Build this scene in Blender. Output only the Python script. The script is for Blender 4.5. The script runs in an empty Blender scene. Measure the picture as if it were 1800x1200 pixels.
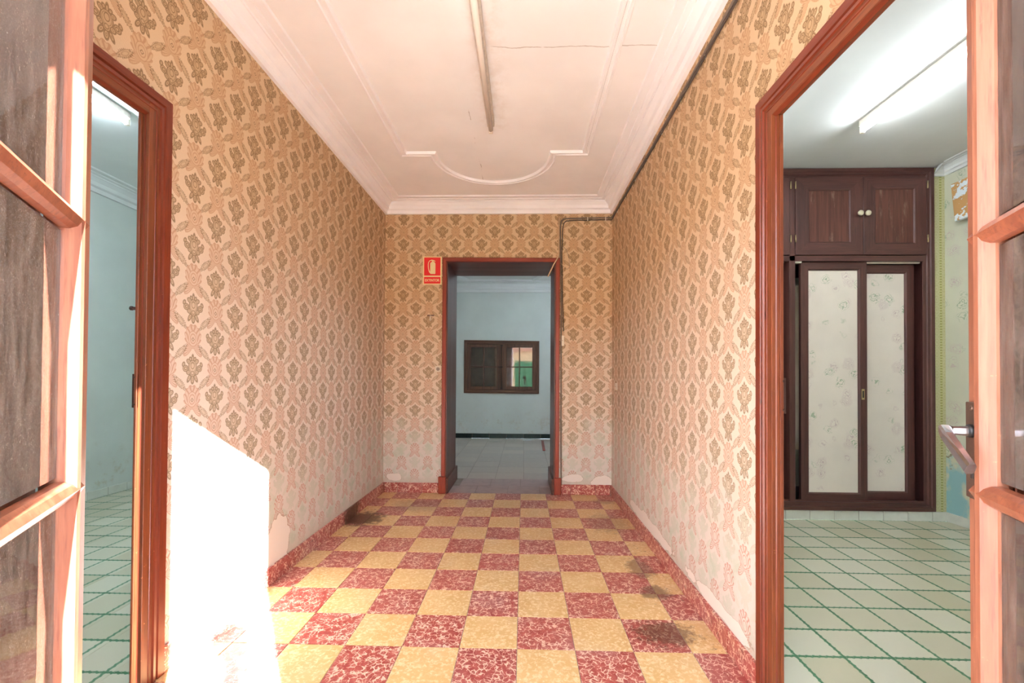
import bpy, bmesh, math, random
from mathutils import Vector, Matrix
random.seed(7)
PI = math.pi
scene = bpy.context.scene

# ------------------------------------------------------------------ camera
cam_d = bpy.data.cameras.new('camera')
cam = bpy.data.objects.new('camera', cam_d); scene.collection.objects.link(cam)
scene.camera = cam
F_PX, YAW, PITCH, ROLL, CY = 753.8, .0265025, .0119517, .00601115, 654.39
H = 1.17
cam_d.sensor_fit = 'HORIZONTAL'; cam_d.sensor_width = 36
cam_d.lens = F_PX / 1800 * 36
cam_d.shift_y = (CY - 600) / 1800
cam_d.clip_start = .02; cam_d.clip_end = 200
cy_, sy_, cp_, sp_ = math.cos(YAW), math.sin(YAW), math.cos(PITCH), math.sin(PITCH)
f_ = Vector((-sy_*cp_, cy_*cp_, sp_)); r_ = Vector((cy_, sy_, 0)); u_ = r_.cross(f_)
rr_ = r_*math.cos(ROLL) + u_*math.sin(ROLL); uu_ = -r_*math.sin(ROLL) + u_*math.cos(ROLL)
m_ = Matrix((rr_, uu_, -f_)).transposed().to_4x4(); m_.translation = (0, 0, H)
cam.matrix_world = m_

# ------------------------------------------------------------------ world, sun, exposure
world = bpy.data.worlds.new('world'); scene.world = world; world.use_nodes = True
bg = world.node_tree.nodes['Background']
bg.inputs['Color'].default_value = (.72, .86, 1.0, 1); bg.inputs['Strength'].default_value = 10.5
sun_d = bpy.data.lights.new('sun', 'SUN'); sun_d.energy = 56; sun_d.angle = .009; sun_d.color = (.92, .95, 1.0)
sun = bpy.data.objects.new('sun', sun_d); scene.collection.objects.link(sun)
sv = Vector((-.5635, .8261, -.494)).normalized()
sun.rotation_euler = sv.to_track_quat('-Z', 'Y').to_euler(); sun.location = (3, -6, 6)
scene.view_settings.view_transform = 'Standard'
scene.view_settings.look = 'None'
scene.view_settings.gamma = 1
scene.view_settings.use_curve_mapping = False
scene.view_settings.exposure = 1.1
TUBE_E = 42
try:
    scene.cycles.use_denoising = True
    scene.cycles.max_bounces = 10; scene.cycles.diffuse_bounces = 8
    scene.cycles.caustics_reflective = False
    scene.cycles.sample_clamp_indirect = 12
except Exception: pass

# ------------------------------------------------------------------ node helpers
def lin(c):
    return tuple((x/255/12.92 if x/255 <= .04045 else ((x/255+.055)/1.055)**2.4) for x in c) + (1,)
class V:
    """a float socket with operators that add Math nodes"""
    def __init__(s, nt, so): s.nt, s.so = nt, so
    def _m(s, op, *a, clamp=False):
        n = s.nt.nodes.new('ShaderNodeMath'); n.operation = op; n.use_clamp = clamp
        for i, x in enumerate((s,)+a):
            if isinstance(x, V): s.nt.links.new(x.so, n.inputs[i])
            else: n.inputs[i].default_value = x
        return V(s.nt, n.outputs[0])
    def __add__(s, o): return s._m('ADD', o)
    __radd__ = __add__
    def __sub__(s, o): return s._m('SUBTRACT', o)
    def __rsub__(s, o): return (s*-1)+o
    def __mul__(s, o): return s._m('MULTIPLY', o)
    __rmul__ = __mul__
    def __truediv__(s, o): return s._m('DIVIDE', o)
    def abs(s): return s._m('ABSOLUTE')
    def min(s, o): return s._m('MINIMUM', o)
    def max(s, o): return s._m('MAXIMUM', o)
    def floor(s): return s._m('FLOOR')
    def mod(s, o): return s._m('FLOORED_MODULO', o)
    def sin(s): return s._m('SINE')
    def gt(s, o): return s._m('GREATER_THAN', o)
    def lt(s, o): return s._m('LESS_THAN', o)
    def atan2(s, o): return s._m('ARCTAN2', o)
    def sqrt(s): return s._m('SQRT')
    def clamp(s): return s._m('ADD', 0.0, clamp=True)
    def ss(s, a, b, lo=0., hi=1.):
        n = s.nt.nodes.new('ShaderNodeMapRange'); n.interpolation_type = 'SMOOTHSTEP'
        s.nt.links.new(s.so, n.inputs[0])
        n.inputs[1].default_value = a; n.inputs[2].default_value = b
        n.inputs[3].default_value = lo; n.inputs[4].default_value = hi
        return V(s.nt, n.outputs[0])
class M:
    """material under construction"""
    def __init__(s, name):
        s.mat = bpy.data.materials.new(name); s.mat.use_nodes = True
        s.nt = s.mat.node_tree; s.b = s.nt.nodes['Principled BSDF']
    def link(s, a, b): s.nt.links.new(a.so if isinstance(a, V) else a, b)
    def pos(s):
        g = s.nt.nodes.new('ShaderNodeNewGeometry'); return g.outputs['Position']
    def xyz(s, vec=None):
        n = s.nt.nodes.new('ShaderNodeSeparateXYZ'); s.link(vec or s.pos(), n.inputs[0])
        return [V(s.nt, n.outputs[i]) for i in range(3)]
    def vec(s, x, y, z):
        n = s.nt.nodes.new('ShaderNodeCombineXYZ')
        for i, v in enumerate((x, y, z)):
            if isinstance(v, V): s.link(v, n.inputs[i])
            else: n.inputs[i].default_value = v
        return n.outputs[0]
    def vadd(s, a, b, op='ADD'):
        n = s.nt.nodes.new('ShaderNodeVectorMath'); n.operation = op
        s.link(a, n.inputs[0])
        if isinstance(b, tuple): n.inputs[1].default_value = b
        else: s.link(b, n.inputs[1])
        return n.outputs[0]
    def rnd(s):
        n = s.nt.nodes.new('ShaderNodeObjectInfo'); return V(s.nt, n.outputs['Random'])
    def noise(s, vec=None, scale=5., detail=3., rough=.55, dist=0., stretch=None):
        vec = vec or s.pos()
        if stretch: vec = s.vadd(vec, stretch, 'MULTIPLY')
        n = s.nt.nodes.new('ShaderNodeTexNoise'); s.link(vec, n.inputs['Vector'])
        n.inputs['Scale'].default_value = scale; n.inputs['Detail'].default_value = detail
        n.inputs['Roughness'].default_value = rough; n.inputs['Distortion'].default_value = dist
        return V(s.nt, n.outputs[0])
    def voro(s, vec=None, scale=5., feature='DISTANCE_TO_EDGE', rand=1.):
        n = s.nt.nodes.new('ShaderNodeTexVoronoi'); n.feature = feature
        s.link(vec or s.pos(), n.inputs['Vector']); n.inputs['Scale'].default_value = scale
        n.inputs['Randomness'].default_value = rand
        return V(s.nt, n.outputs['Distance'])
    def mix(s, f, a, b):
        n = s.nt.nodes.new('ShaderNodeMix'); n.data_type = 'RGBA'
        if isinstance(f, V): s.link(f, n.inputs[0])
        else: n.inputs[0].default_value = f
        for x, i in ((a, 6), (b, 7)):
            if isinstance(x, tuple): n.inputs[i].default_value = x if len(x) == 4 else x+(1,)
            else: s.link(x, n.inputs[i])
        return n.outputs[2]
    def bump(s, h, strength=.3, dist=.002):
        n = s.nt.nodes.new('ShaderNodeBump'); s.link(h, n.inputs['Height'])
        n.inputs['Strength'].default_value = strength; n.inputs['Distance'].default_value = dist
        s.link(n.outputs[0], s.b.inputs['Normal'])
    def done(s, col, rough=.6, spec=.5, metal=0.):
        if isinstance(col, tuple): s.b.inputs['Base Color'].default_value = col
        else: s.link(col, s.b.inputs['Base Color'])
        if isinstance(rough, V): s.link(rough, s.b.inputs['Roughness'])
        else: s.b.inputs['Roughness'].default_value = rough
        s.b.inputs['Specular IOR Level'].default_value = spec
        s.b.inputs['Metallic'].default_value = metal
        return s.mat

# ------------------------------------------------------------------ wallpaper motifs (node group)
def motif_group():
    nt = bpy.data.node_groups.new('damask_motifs', 'ShaderNodeTree')
    for nm in ('p', 'q'): nt.interface.new_socket(nm, in_out='INPUT', socket_type='NodeSocketFloat')
    for nm in ('olive_line', 'olive_fill', 'pink_line', 'pink_fill'):
        nt.interface.new_socket(nm, in_out='OUTPUT', socket_type='NodeSocketFloat')
    gi = nt.nodes.new('NodeGroupInput'); go = nt.nodes.new('NodeGroupOutput')
    p = V(nt, gi.outputs[0]); q = V(nt, gi.outputs[1])
    cx = nt.nodes.new('ShaderNodeCombineXYZ'); nt.links.new(p.so, cx.inputs[0]); nt.links.new(q.so, cx.inputs[1])
    vec = cx.outputs[0]
    def ell(x, y, rx, ry, rot=0):
        mp = nt.nodes.new('ShaderNodeMapping'); mp.vector_type = 'TEXTURE'
        nt.links.new(vec, mp.inputs[0]); mp.inputs[1].default_value = (x, y, 0)
        mp.inputs[2].default_value = (0, 0, math.radians(rot)); mp.inputs[3].default_value = (rx, ry, 1)
        ln = nt.nodes.new('ShaderNodeVectorMath'); ln.operation = 'LENGTH'; nt.links.new(mp.outputs[0], ln.inputs[0])
        return (V(nt, ln.outputs['Value']) - 1.) * min(rx, ry)
    def un(l):
        d = ell(*l[0])
        for e in l[1:]: d = d.min(ell(*e))
        return d
    def line(d, c, w): return ((d-c).abs()).ss(w*.6, w*1.4, 1, 0)
    # olive medallion centred on the origin
    A = un([(0, .045, .085, .11), (0, -.06, .05, .055), (.085, -.045, .04, .035, 20),
            (0, -.165, .032, .062), (.07, -.14, .026, .062, 28),
            (.145, .02, .05, .05), (.185, .085, .024, .034, 20), (.085, .135, .04, .032, 40),
            (.045, .175, .022, .03, -20), (0, .185, .02, .055)])
    eye = ell(0, -.055, .028, .03); dia = ell(0, .065, .035, .05); cur = ell(.14, .02, .022, .024)
    oline = line(A, 0, .0085).max(line(A, -.022, .0045)*.7).max(line(eye, 0, .005)).max(line(dia, 0, .005)).max(line(cur, 0, .006))
    ofill = A.lt(0.)
    # pink palmette centred half a cell up, its peacock leaves falling either side
    qb = q.mod(1.)-.5
    q0 = qb
    fold = nt.nodes.new('ShaderNodeCombineXYZ'); nt.links.new(p.so, fold.inputs[0]); nt.links.new(qb.so, fold.inputs[1]); vec = fold.outputs[0]
    ang = p.atan2(qb + .16)
    rad = (p*p + (qb+.16)*(qb+.16)).sqrt()
    crown = ell(0, .045, .150, .175) - (ang*13.).sin().abs()*.024
    tail = ell(.095, -.165, .045, .115, 38) - (rad*110.).sin().abs()*.010
    P = crown.min(tail)
    oval = ell(0, .01, .085, .115)
    fringe = (ang*26. + (rad*30.).sin()*1.3).sin().ss(.1, .55)*oval.gt(.012)*P.lt(-.004)
    rings = (oval*170.).sin().ss(.2, .7)*oval.lt(.012)*ell(0, 0, .038, .05).gt(0.)
    dm = ((p.abs()*1.1 + qb.abs()) - .030)
    pline = fringe.max(rings).max(line(P, 0, .006))
    leaf = ell(.245, -.215, .044, .135, 46)
    vec = cx.outputs[0]
    leaf = leaf.min(ell(.255, -.215, .044, .135, -46))    # the neighbouring motif's leaf reaching over
    vec = fold.outputs[0]
    jag = ((p*130.).sin() * (qb*125.).sin())*.010
    lf = leaf - jag
    oline = oline.max(line(lf, 0, .007)*.8).max(line(dm, 0, .008)).max(line(leaf, -.022, .004)*.5)
    ofill = ofill.max(lf.lt(0.)*.75)
    pfill = P.lt(0.)
    for v, i in ((oline, 0), (ofill, 1), (pline, 2), (pfill, 3)): nt.links.new(v.so, go.inputs[i])
    return nt
MOTIF = motif_group()
CU, CZ = .2665, .2605

def wallpaper(name, axis, u0, v0, tan=0., peel=None):
    m = M(name); X, Y, Z = m.xyz()
    u = {'x': X, 'y': Y}[axis]
    wob = (m.noise(scale=1.3, detail=1)-.5)*.01
    u = (u-u0+wob)/CU; v = (Z-v0)/CZ
    k = (u*2.+.5).floor()
    p = (u-k*.5).abs()
    q = (v-(k.mod(2.))*.5+.5).mod(1.)-.5
    g = m.nt.nodes.new('ShaderNodeGroup'); g.node_tree = MOTIF
    m.link(p, g.inputs[0]); m.link(q, g.inputs[1])
    ol, of, pl, pf = [V(m.nt, o) for o in g.outputs]
    n1 = m.noise(scale=1.1, detail=4, rough=.6); n2 = m.noise(scale=3.5, detail=3); nf = m.noise(scale=320., detail=2)
    bounce_tan = (Z + n1*.9).ss(1.2, 3.1)                       # warm bounced light put into the paper colour, deeper with height
    if tan: bounce_tan = (bounce_tan + tan).clamp()  # more of the painted bounce tone on the right and back walls
    damp = (Z + (n2-.5)*.55 + (n1-.5)*.5).ss(.42, .86, 1, 0)   # washed out by damp along the foot
    base = m.mix(bounce_tan, lin((220, 210, 200)), lin((208, 180, 144)))
    base = m.mix(damp, base, lin((210, 204, 196)))
    mint = m.noise(scale=9., detail=4).ss(.52, .66)*damp*.45
    base = m.mix(mint, base, lin((178, 196, 178)))
    pinkf = m.mix(bounce_tan, lin((206, 180, 162)), lin((192, 156, 118)))
    pinkl = m.mix(bounce_tan, lin((184, 148, 128)), lin((174, 134, 98)))
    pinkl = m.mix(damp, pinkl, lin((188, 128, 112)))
    olf = m.mix(damp, m.mix(bounce_tan, lin((194, 176, 152)), lin((176, 146, 108))), lin((172, 190, 166)))
    oll = m.mix(bounce_tan, lin((118, 104, 76)), lin((112, 86, 52)))
    keep = 1.-damp
    col = m.mix(pf*(keep*.45+.10), base, pinkf)
    col = m.mix(pl*.72, col, pinkl)
    col = m.mix(of*(keep*.42+.28), col, olf)
    col = m.mix(ol*(keep*.68+.05), col, oll)
    col = m.mix((nf-.5).abs()*.5, col, lin((150, 110, 78)))
    # grime, old scuffs
    sc = m.noise(scale=7., detail=6, rough=.7, stretch=(1, 1, .5)).ss(.66, .78)*.35
    col = m.mix(sc, col, lin((172, 130, 88)))
    foot = (Z + (m.noise(scale=14., detail=4)-.5)*.10).ss(.10, .19, 1, 0)
    col = m.mix(foot*.8, col, lin((196, 188, 176)))
    if peel:
        for (pu, pz, ru, rz) in peel:
            U = {'x': X, 'y': Y}[axis]
            d = (((U-pu)/ru)*((U-pu)/ru) + ((Z-pz)/rz)*((Z-pz)/rz)).sqrt() + (m.noise(scale=7., detail=5)-.5)*1.9
            col = m.mix(d.ss(1.02, 1.06, .5, 0), col, lin((150, 126, 100)))
            col = m.mix(d.ss(.97, 1.0, 1, 0), col, lin((224, 216, 208)))
    m.bump(nf, .12, .001)
    return m.done(col, .72, .25)

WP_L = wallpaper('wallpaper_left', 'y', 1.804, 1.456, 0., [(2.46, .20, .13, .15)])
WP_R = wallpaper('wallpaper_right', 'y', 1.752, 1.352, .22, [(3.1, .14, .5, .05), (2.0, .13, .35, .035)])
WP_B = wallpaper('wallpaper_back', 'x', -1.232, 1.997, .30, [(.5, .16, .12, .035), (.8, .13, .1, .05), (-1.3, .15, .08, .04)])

# ------------------------------------------------------------------ other materials
def mat_wood(name, c1, c2, c3, axis='z', rough=.3, spec=.5, wear=0., knots=True, scale=1., coat=0.):
    m = M(name)
    st = {'x': (.06, 1, 1), 'y': (1, .06, 1), 'z': (1, 1, .06)}[axis]
    off = m.rnd()*7.
    P = m.vadd(m.pos(), m.vec(off, off, off))
    n = m.noise(P, scale=38*scale, detail=5, rough=.6, dist=.35, stretch=st)
    n2 = m.noise(P, scale=150*scale, detail=3, rough=.7, stretch=st)
    n3 = m.noise(P, scale=6*scale, detail=3, stretch=st)
    col = m.mix(n.ss(.33, .68), c1, c2)
    col = m.mix(n2.ss(.5, .72)*.55, col, c3)
    col = m.mix(n3.ss(.5, .75)*.4, col, c3)
    if knots:
        k = m.voro(m.vadd(P, {'x': (.55, 1, 1), 'y': (1, .55, 1), 'z': (1, 1, .55)}[axis], 'MULTIPLY'), 5.5, 'F1')
        col = m.mix(k.ss(.03, .075, .8, 0), col, (.015, .008, .006, 1))
    if wear:
        w = m.noise(scale=55., detail=6, rough=.75).ss(.64, .70)*m.noise(scale=6., detail=2).ss(.45, .6)*wear
        col = m.mix(w, col, lin((206, 140, 92)))
    m.bump(n2*.6+n*.4, .15, .001)
    ro = n3*.15+(rough-.06)
    r = m.done(col, ro, spec)
    if coat: m.b.inputs['Coat Weight'].default_value = coat; m.b.inputs['Coat Roughness'].default_value = .12
    return r
_w = {}
def wood(kind, ax='z'):
    if (kind, ax) in _w: return _w[(kind, ax)]
    if kind == 'red': a = (lin((124, 54, 32)), lin((106, 42, 25)), lin((84, 33, 24))); kw = dict(rough=.32, wear=.6, coat=.05, spec=.4)
    if kind == 'jamb': a = (lin((126, 66, 36)), lin((102, 50, 28)), lin((70, 36, 24))); kw = dict(rough=.4, wear=.9)
    if kind == 'backred': a = (lin((158, 66, 44)), lin((132, 50, 34)), lin((96, 38, 30))); kw = dict(rough=.4, wear=.2, knots=False)
    if kind == 'reveal': a = (lin((96, 52, 42)), lin((80, 42, 34)), lin((60, 32, 28))); kw = dict(rough=.38, knots=False)
    if kind == 'dark': a = (lin((92, 54, 48)), lin((74, 42, 38)), lin((52, 32, 30))); kw = dict(rough=.42, wear=.1, knots=False)
    if kind == 'window': a = (lin((104, 66, 46)), lin((78, 46, 32)), lin((50, 30, 22))); kw = dict(rough=.45, knots=False)
    if kind == 'leaf': a = (lin((170, 112, 88)), lin((140, 84, 64)), lin((106, 60, 52))); kw = dict(rough=.3, wear=.8, coat=.3)
    if kind == 'rleaf': a = (lin((152, 100, 76)), lin((126, 76, 54)), lin((96, 56, 46))); kw = dict(rough=.5, wear=.8)
    if kind == 'bar': a = (lin((150, 88, 62)), lin((122, 66, 46)), lin((86, 46, 38))); kw = dict(rough=.28, wear=.6, knots=False, coat=.3)
    if kind == 'shutter': a = (lin((190, 122, 88)), lin((164, 96, 66)), lin((122, 72, 54))); kw = dict(rough=.4, scale=.8)
    if kind == 'edge': a = (lin((132, 84, 56)), lin((96, 60, 44)), lin((60, 40, 36))); kw = dict(rough=.45, wear=.8, knots=False)
    _w[(kind, ax)] = mat_wood('wood_%s_%s' % (kind, ax), *a, axis=ax, **kw)
    return _w[(kind, ax)]

def dark_washed():
    m = M('wood_dark_washed'); P = m.pos()
    n = m.noise(scale=40, detail=5, stretch=(1, 1, .06)); n2 = m.noise(scale=14, detail=5, rough=.65, stretch=(1, 1, .22))
    col = m.mix(n.ss(.35, .65), lin((104, 62, 52)), lin((80, 46, 40)))
    col = m.mix(n2.ss(.56, .70)*.42, col, lin((160, 140, 118)))
    return m.done(col, .45, .4)
WASH = dark_washed()

def plain(name, c, rough=.5, spec=.5, metal=0., var=.06, sc=12.):
    m = M(name); n = m.noise(scale=sc, detail=4)
    c = lin(c); d = tuple(x*(1-var*3) for x in c[:3])+(1,)
    return m.done(m.mix(n.ss(.35, .75), c, d), rough, spec, metal)

def mat_red_tile(name, rot=False):
    m = M(name); r = m.rnd()
    P = m.vadd(m.pos(), m.vec(r*13., r*7., r*5.))
    w = m.nt.nodes.new('ShaderNodeTexNoise'); m.link(P, w.inputs['Vector']); w.inputs['Scale'].default_value = 22.; w.inputs['Detail'].default_value = 3
    PW = m.vadd(P, m.vadd(w.outputs['Color'], (.05, .05, .05), 'MULTIPLY'))
    e1 = m.voro(PW, 42.); e2 = m.voro(m.vadd(PW, (3.1, 1.7, .4)), 95.)
    thick = m.noise(P, scale=34., detail=3)
    vein = (e1 - (thick-.46)*.42).ss(.0, .06, 1, 0)
    vein2 = e2.ss(.0, .10, .55, 0)*thick.ss(.45, .6)
    n = m.noise(P, scale=30., detail=3)
    red = m.mix(n.ss(.3, .7), lin((156, 66, 60)), lin((176, 90, 82)))
    red = m.mix(r*.35, red, lin((142, 62, 64)))
    col = m.mix(vein.max(vein2)*.85, red, lin((232, 198, 176)))
    dirt_(m, col)
    return m.mat
def dirt_(m, col, rough=.26):
    X, Y, Z = m.xyz()
    n = m.noise(scale=22., detail=6, rough=.75); nb = m.noise(scale=3., detail=3)
    side = (X+.26).abs().ss(.70, 1.05)
    g = (n + side*.13 - .1).ss(.60, .70)*side*.75
    for (dx, dy, rx, ry, a) in ((-1.33, 3.52, .22, .20, .9), (.66, 2.0, .16, .11, .75), (.72, 2.68, .09, .16, .6), (.73, 2.38, .10, .09, .7), (.77, 4.1, .12, .1, .4), (.68, 3.5, .2, .25, .35), (-.95, 3.9, .3, .2, .3)):
        d = (((X-dx)/rx)*((X-dx)/rx) + ((Y-dy)/ry)*((Y-dy)/ry)).sqrt() + (n-.5)*2.2
        g = g.max(d.ss(.55, 1.05, a, 0))
    col = m.mix(g, col, lin((84, 52, 34)))
    haze = nb.ss(.5, .8)*.18
    col = m.mix(haze, col, lin((196, 190, 188)))
    m.done(col, nb*.2+rough, .5)
def mat_yellow_tile():
    m = M('yellow_tile'); r = m.rnd()
    P = m.vadd(m.pos(), m.vec(r*11., r*5., r*9.))
    n = m.noise(P, scale=62., detail=5, rough=.6, dist=.4); n2 = m.noise(P, scale=9., detail=3)
    c = m.mix(n2.ss(.3, .7), lin((214, 180, 126)), lin((206, 168, 110)))
    c = m.mix(r*.25, c, lin((200, 160, 106)))
    c = m.mix(n.ss(.45, .66)*.8, c, lin((232, 210, 168)))
    dirt_(m, c)
    return m.mat
RED_T = mat_red_tile('red_veined_tile'); YEL_T = mat_yellow_tile()
GROUT = plain('grout', (150, 140, 130), .8, .2); GROUT_D = plain('dark_grout', (110, 92, 76), .85, .2)

def mat_green_tile():
    m = M('green_rope_tile'); X, Y, Z = m.xyz(); S = .2
    u = (X+.04+.1).mod(S)-.1; v = (Y-.06+.1).mod(S)-.1          # joints at u = 0 and v = 0
    def rope(d, t):
        ph = (t*(2*PI/.0286)); s1 = (ph).sin()
        cen = s1*.0016
        wdt = ((ph*1.).sin().abs())*.0020+.0060
        body = ((d-cen).abs()-wdt).ss(-.0006, .0006, 1, 0)
        gap = ((ph*.5 + d*260.).sin().abs()).ss(.05, .16)
        return body*gap.max(.35)
    rp = rope(u, Y).max(rope(v, X))
    corner = (u.abs().max(v.abs())).ss(.010, .012, 1, 0)
    r = m.rnd(); n = m.noise(scale=5., detail=4); n2 = m.noise(scale=30., detail=3)
    base = m.mix(r, lin((206, 202, 184)), lin((186, 180, 154)))

    grn = m.mix(n.ss(.3, .7), lin((62, 116, 80)), lin((84, 134, 98)))
    return m.done(m.mix(rp, base, grn), .3, .5)
GREEN_T = mat_green_tile()

def mat_far_tile():
    m = M('pale_stoneware_tile'); r = m.rnd(); X, Y, Z = m.xyz()
    n = m.noise(scale=18., detail=5)
    c = m.mix(r, lin((176, 164, 152)), lin((160, 150, 142)))
    c = m.mix(n.ss(.5, .75)*.4, c, lin((190, 178, 166)))
    return m.done(c, .38, .5)
FAR_T = mat_far_tile()
THR_T = plain('threshold_tile', (168, 146, 142), .4)

def mat_plaster(name, c, crack=False, dirty=0., rough=.8):
    m = M(name); X, Y, Z = m.xyz(); n = m.noise(scale=2.2, detail=4); n2 = m.noise(scale=9., detail=6, rough=.7)
    cc = lin(c); d = tuple(x*.93 for x in cc[:3])+(1,)
    col = m.mix(n.ss(.3, .7), cc, d)
    if dirty:
        fl = Z.ss(.05, .75, 1, 0)
        col = m.mix((n2.ss(.5, .68)*fl)*dirty, col, lin((176, 160, 130)))
    if crack:
        wv = (m.noise(scale=6., detail=5)-.5)*.05
        l1 = (Y+wv-2.29).abs().ss(.001, .0045, 1, 0) * X.ss(-.2, -.17) * m.noise(scale=14., detail=2).ss(.3, .45)
        l2 = (X+wv*1.2+.375).abs().ss(.001, .004, 1, 0) * Y.ss(2.7, 2.75) * Y.ss(4.0, 4.05, 1, 0) * m.noise(scale=11., detail=3).ss(.52, .62)
        near = (X+.21).abs().ss(.0, .16, 1, 0) * n2.ss(.42, .62) * Y.ss(3.1, 3.0)
        col = m.mix(near*.22, col, lin((190, 160, 132)))
        col = m.mix(l1.max(l2)*.5, col, lin((128, 104, 84)))
    m.bump(n2*.5+n*2., .2, .004)
    return m.done(col, rough, .3)
CEIL = mat_plaster('ceiling_plaster', (240, 238, 238), crack=True)
CORN = mat_plaster('cornice_plaster', (242, 240, 242))
ROOMW = mat_plaster('pale_wall_paint', (206, 212, 208), dirty=.5)
ROOMC = mat_plaster('room_ceiling_paint', (222, 224, 224))
STREET = mat_plaster('street_facade', (226, 190, 150))
PAVE = mat_plaster('street_paving', (196, 186, 172))
WHITE_T = plain('white_glazed_tile', (216, 218, 210), .2, .5, var=.03)
STEEL = plain('brushed_steel', (200, 205, 218), .22, .5, 1., sc=60.)
AGED = plain('aged_steel_plate', (128, 104, 92), .42, .5, .85, sc=40.)
BRASS = plain('old_brass', (196, 176, 132), .35, .5, .9)
RUST = plain('rusty_iron', (64, 44, 38), .55, .5, .5, sc=50.)
BLACK = plain('black_plastic', (26, 26, 28), .45)
CREAMP = plain('cream_plastic', (222, 214, 196), .4, var=.03)
BATTEN = plain('aged_white_batten', (206, 196, 184), .45, var=.08, sc=25.)
TUBE_OFF = plain('unlit_tube_glass', (236, 228, 218), .2, .5, var=.02)
GREYCABLE = plain('grey_cable', (118, 104, 92), .6)
DARKCABLE = plain('dark_cable', (84, 74, 66), .6)
WHCABLE = plain('dirty_white_cable', (206, 176, 140), .6)
REDSIGN = plain('red_sign_vinyl', (226, 32, 38), .4, var=.01)
CREAMSIGN = plain('luminescent_cream', (232, 214, 160), .4, var=.01)
DARKM = plain('green_black_marble', (30, 44, 42), .25, var=.1, sc=30.)
REDSTRIP = plain('red_brown_strip', (140, 72, 62), .6)
SCRAP = plain('white_paper', (210, 214, 216), .7)
GREEND = plain('green_street_door', (44, 120, 78), .5)
KNOBW = plain('bone_knob', (206, 196, 170), .35)

def mat_floral(name, base, tint=None, turq=False):
    m = M(name); X, Y, Z = m.xyz(); P = m.vec(X+Y*.83, 0., Z)
    dn = m.nt.nodes.new('ShaderNodeTexNoise'); m.link(P, dn.inputs['Vector']); dn.inputs['Scale'].default_value = 22.
    P = m.vadd(P, m.vadd(dn.outputs['Color'], (.07, 0., .07), 'MULTIPLY'))
    w = m.noise(P, scale=30., detail=2)
    vn = m.nt.nodes.new('ShaderNodeTexVoronoi'); m.link(P, vn.inputs['Vector']); vn.inputs['Scale'].default_value = 8.5; vn.inputs['Randomness'].default_value = .8
    d = V(m.nt, vn.outputs['Distance'])
    c = m.nt.nodes.new('ShaderNodeSeparateColor'); m.link(vn.outputs['Color'], c.inputs[0]); rr = V(m.nt, c.outputs[0])
    petal = ((d*95.+w*9.).sin()).ss(.1, .8)*d.ss(.30, .52, 1, 0)
    rose = rr.gt(.55); lf = rr.lt(.4)
    leafm = ((d*50.+w*16.).sin()).ss(.35, .7)*d.ss(.28, .44, 1, 0)*lf
    n = m.noise(scale=3., detail=3)
    col = m.mix(n.ss(.3, .7), lin(base), tuple(x*.92 for x in lin(base)[:3])+(1,))
    col = m.mix(petal*rose*.75, col, lin((190, 168, 170)))
    col = m.mix(leafm*.75, col, lin((142, 162, 134)))
    if turq:
        pe = Z + (m.noise(scale=7., detail=5)-.5)*.55
        ins = pe.ss(.52, .53, 1, 0); edge = pe.ss(.515, .535)*pe.ss(.545, .56, 1, 0)
        tq = m.mix(m.noise(scale=6., detail=5).ss(.45, .6), lin((150, 192, 198)), lin((208, 206, 182)))
        col = m.mix(ins, col, tq); col = m.mix(edge*.7, col, lin((112, 92, 66)))
    return m.done(col, .6, .3)
FLORAL = mat_floral('floral_panel_paper', (224, 214, 204))
FLORALW = mat_floral('floral_wall_paper', (206, 206, 186), turq=True)
def mat_greenpaper():
    m = M('green_geometric_paper'); X, Y, Z = m.xyz()
    u = (X/.06).mod(1.)-.5; v = (Z/.09).mod(1.)-.5
    r = (u*u+v*v).sqrt(); pat = ((r*26.).sin()).ss(.2, .7); n = m.noise(scale=120., detail=2)
    col = m.mix(pat*.35, lin((192, 190, 148)), lin((170, 160, 112)))
    col = m.mix(n.ss(.5, .7)*.3, col, lin((214, 208, 168)))
    b = ((X-3.485).abs()).ss(.008, .010, 1, 0); dots = (((Z/.022).mod(1.)-.5).abs()).ss(.25, .32, 1, 0)
    col = m.mix(b, col, m.mix(dots, lin((198, 196, 144)), lin((158, 158, 100))))
    return m.done(col, .6, .3)
GREENP = mat_greenpaper()
def mat_flaky():
    m = M('flaking_board'); n = m.noise(scale=12., detail=5, rough=.6)
    col = m.mix(n.ss(.48, .50), lin((222, 232, 236)), lin((196, 152, 98)))
    m.bump(n.ss(.48, .5), .5, .003); return m.done(col, .7, .3)
FLAKY = mat_flaky()

def mat_emit(name, c, s):
    m = M(name); m.b.inputs['Emission Color'].default_value = c; m.b.inputs['Emission Strength'].default_value = s
    return m.done((.9, .9, .9, 1), .4)
TUBE_ON = mat_emit('lit_tube', (.88, .95, 1.0, 1), TUBE_E*1.15)
TUBE_FILL = mat_emit('fill_tube_side', (.88, .95, 1.0, 1), TUBE_E*.9)
TUBE_ON2 = mat_emit('lit_tube_cool', (.76, .90, 1.0, 1), TUBE_E*2.7)
TUBE_ON3 = mat_emit('lit_tube_far', (.70, .85, 1.0, 1), TUBE_E*1.6)

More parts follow.
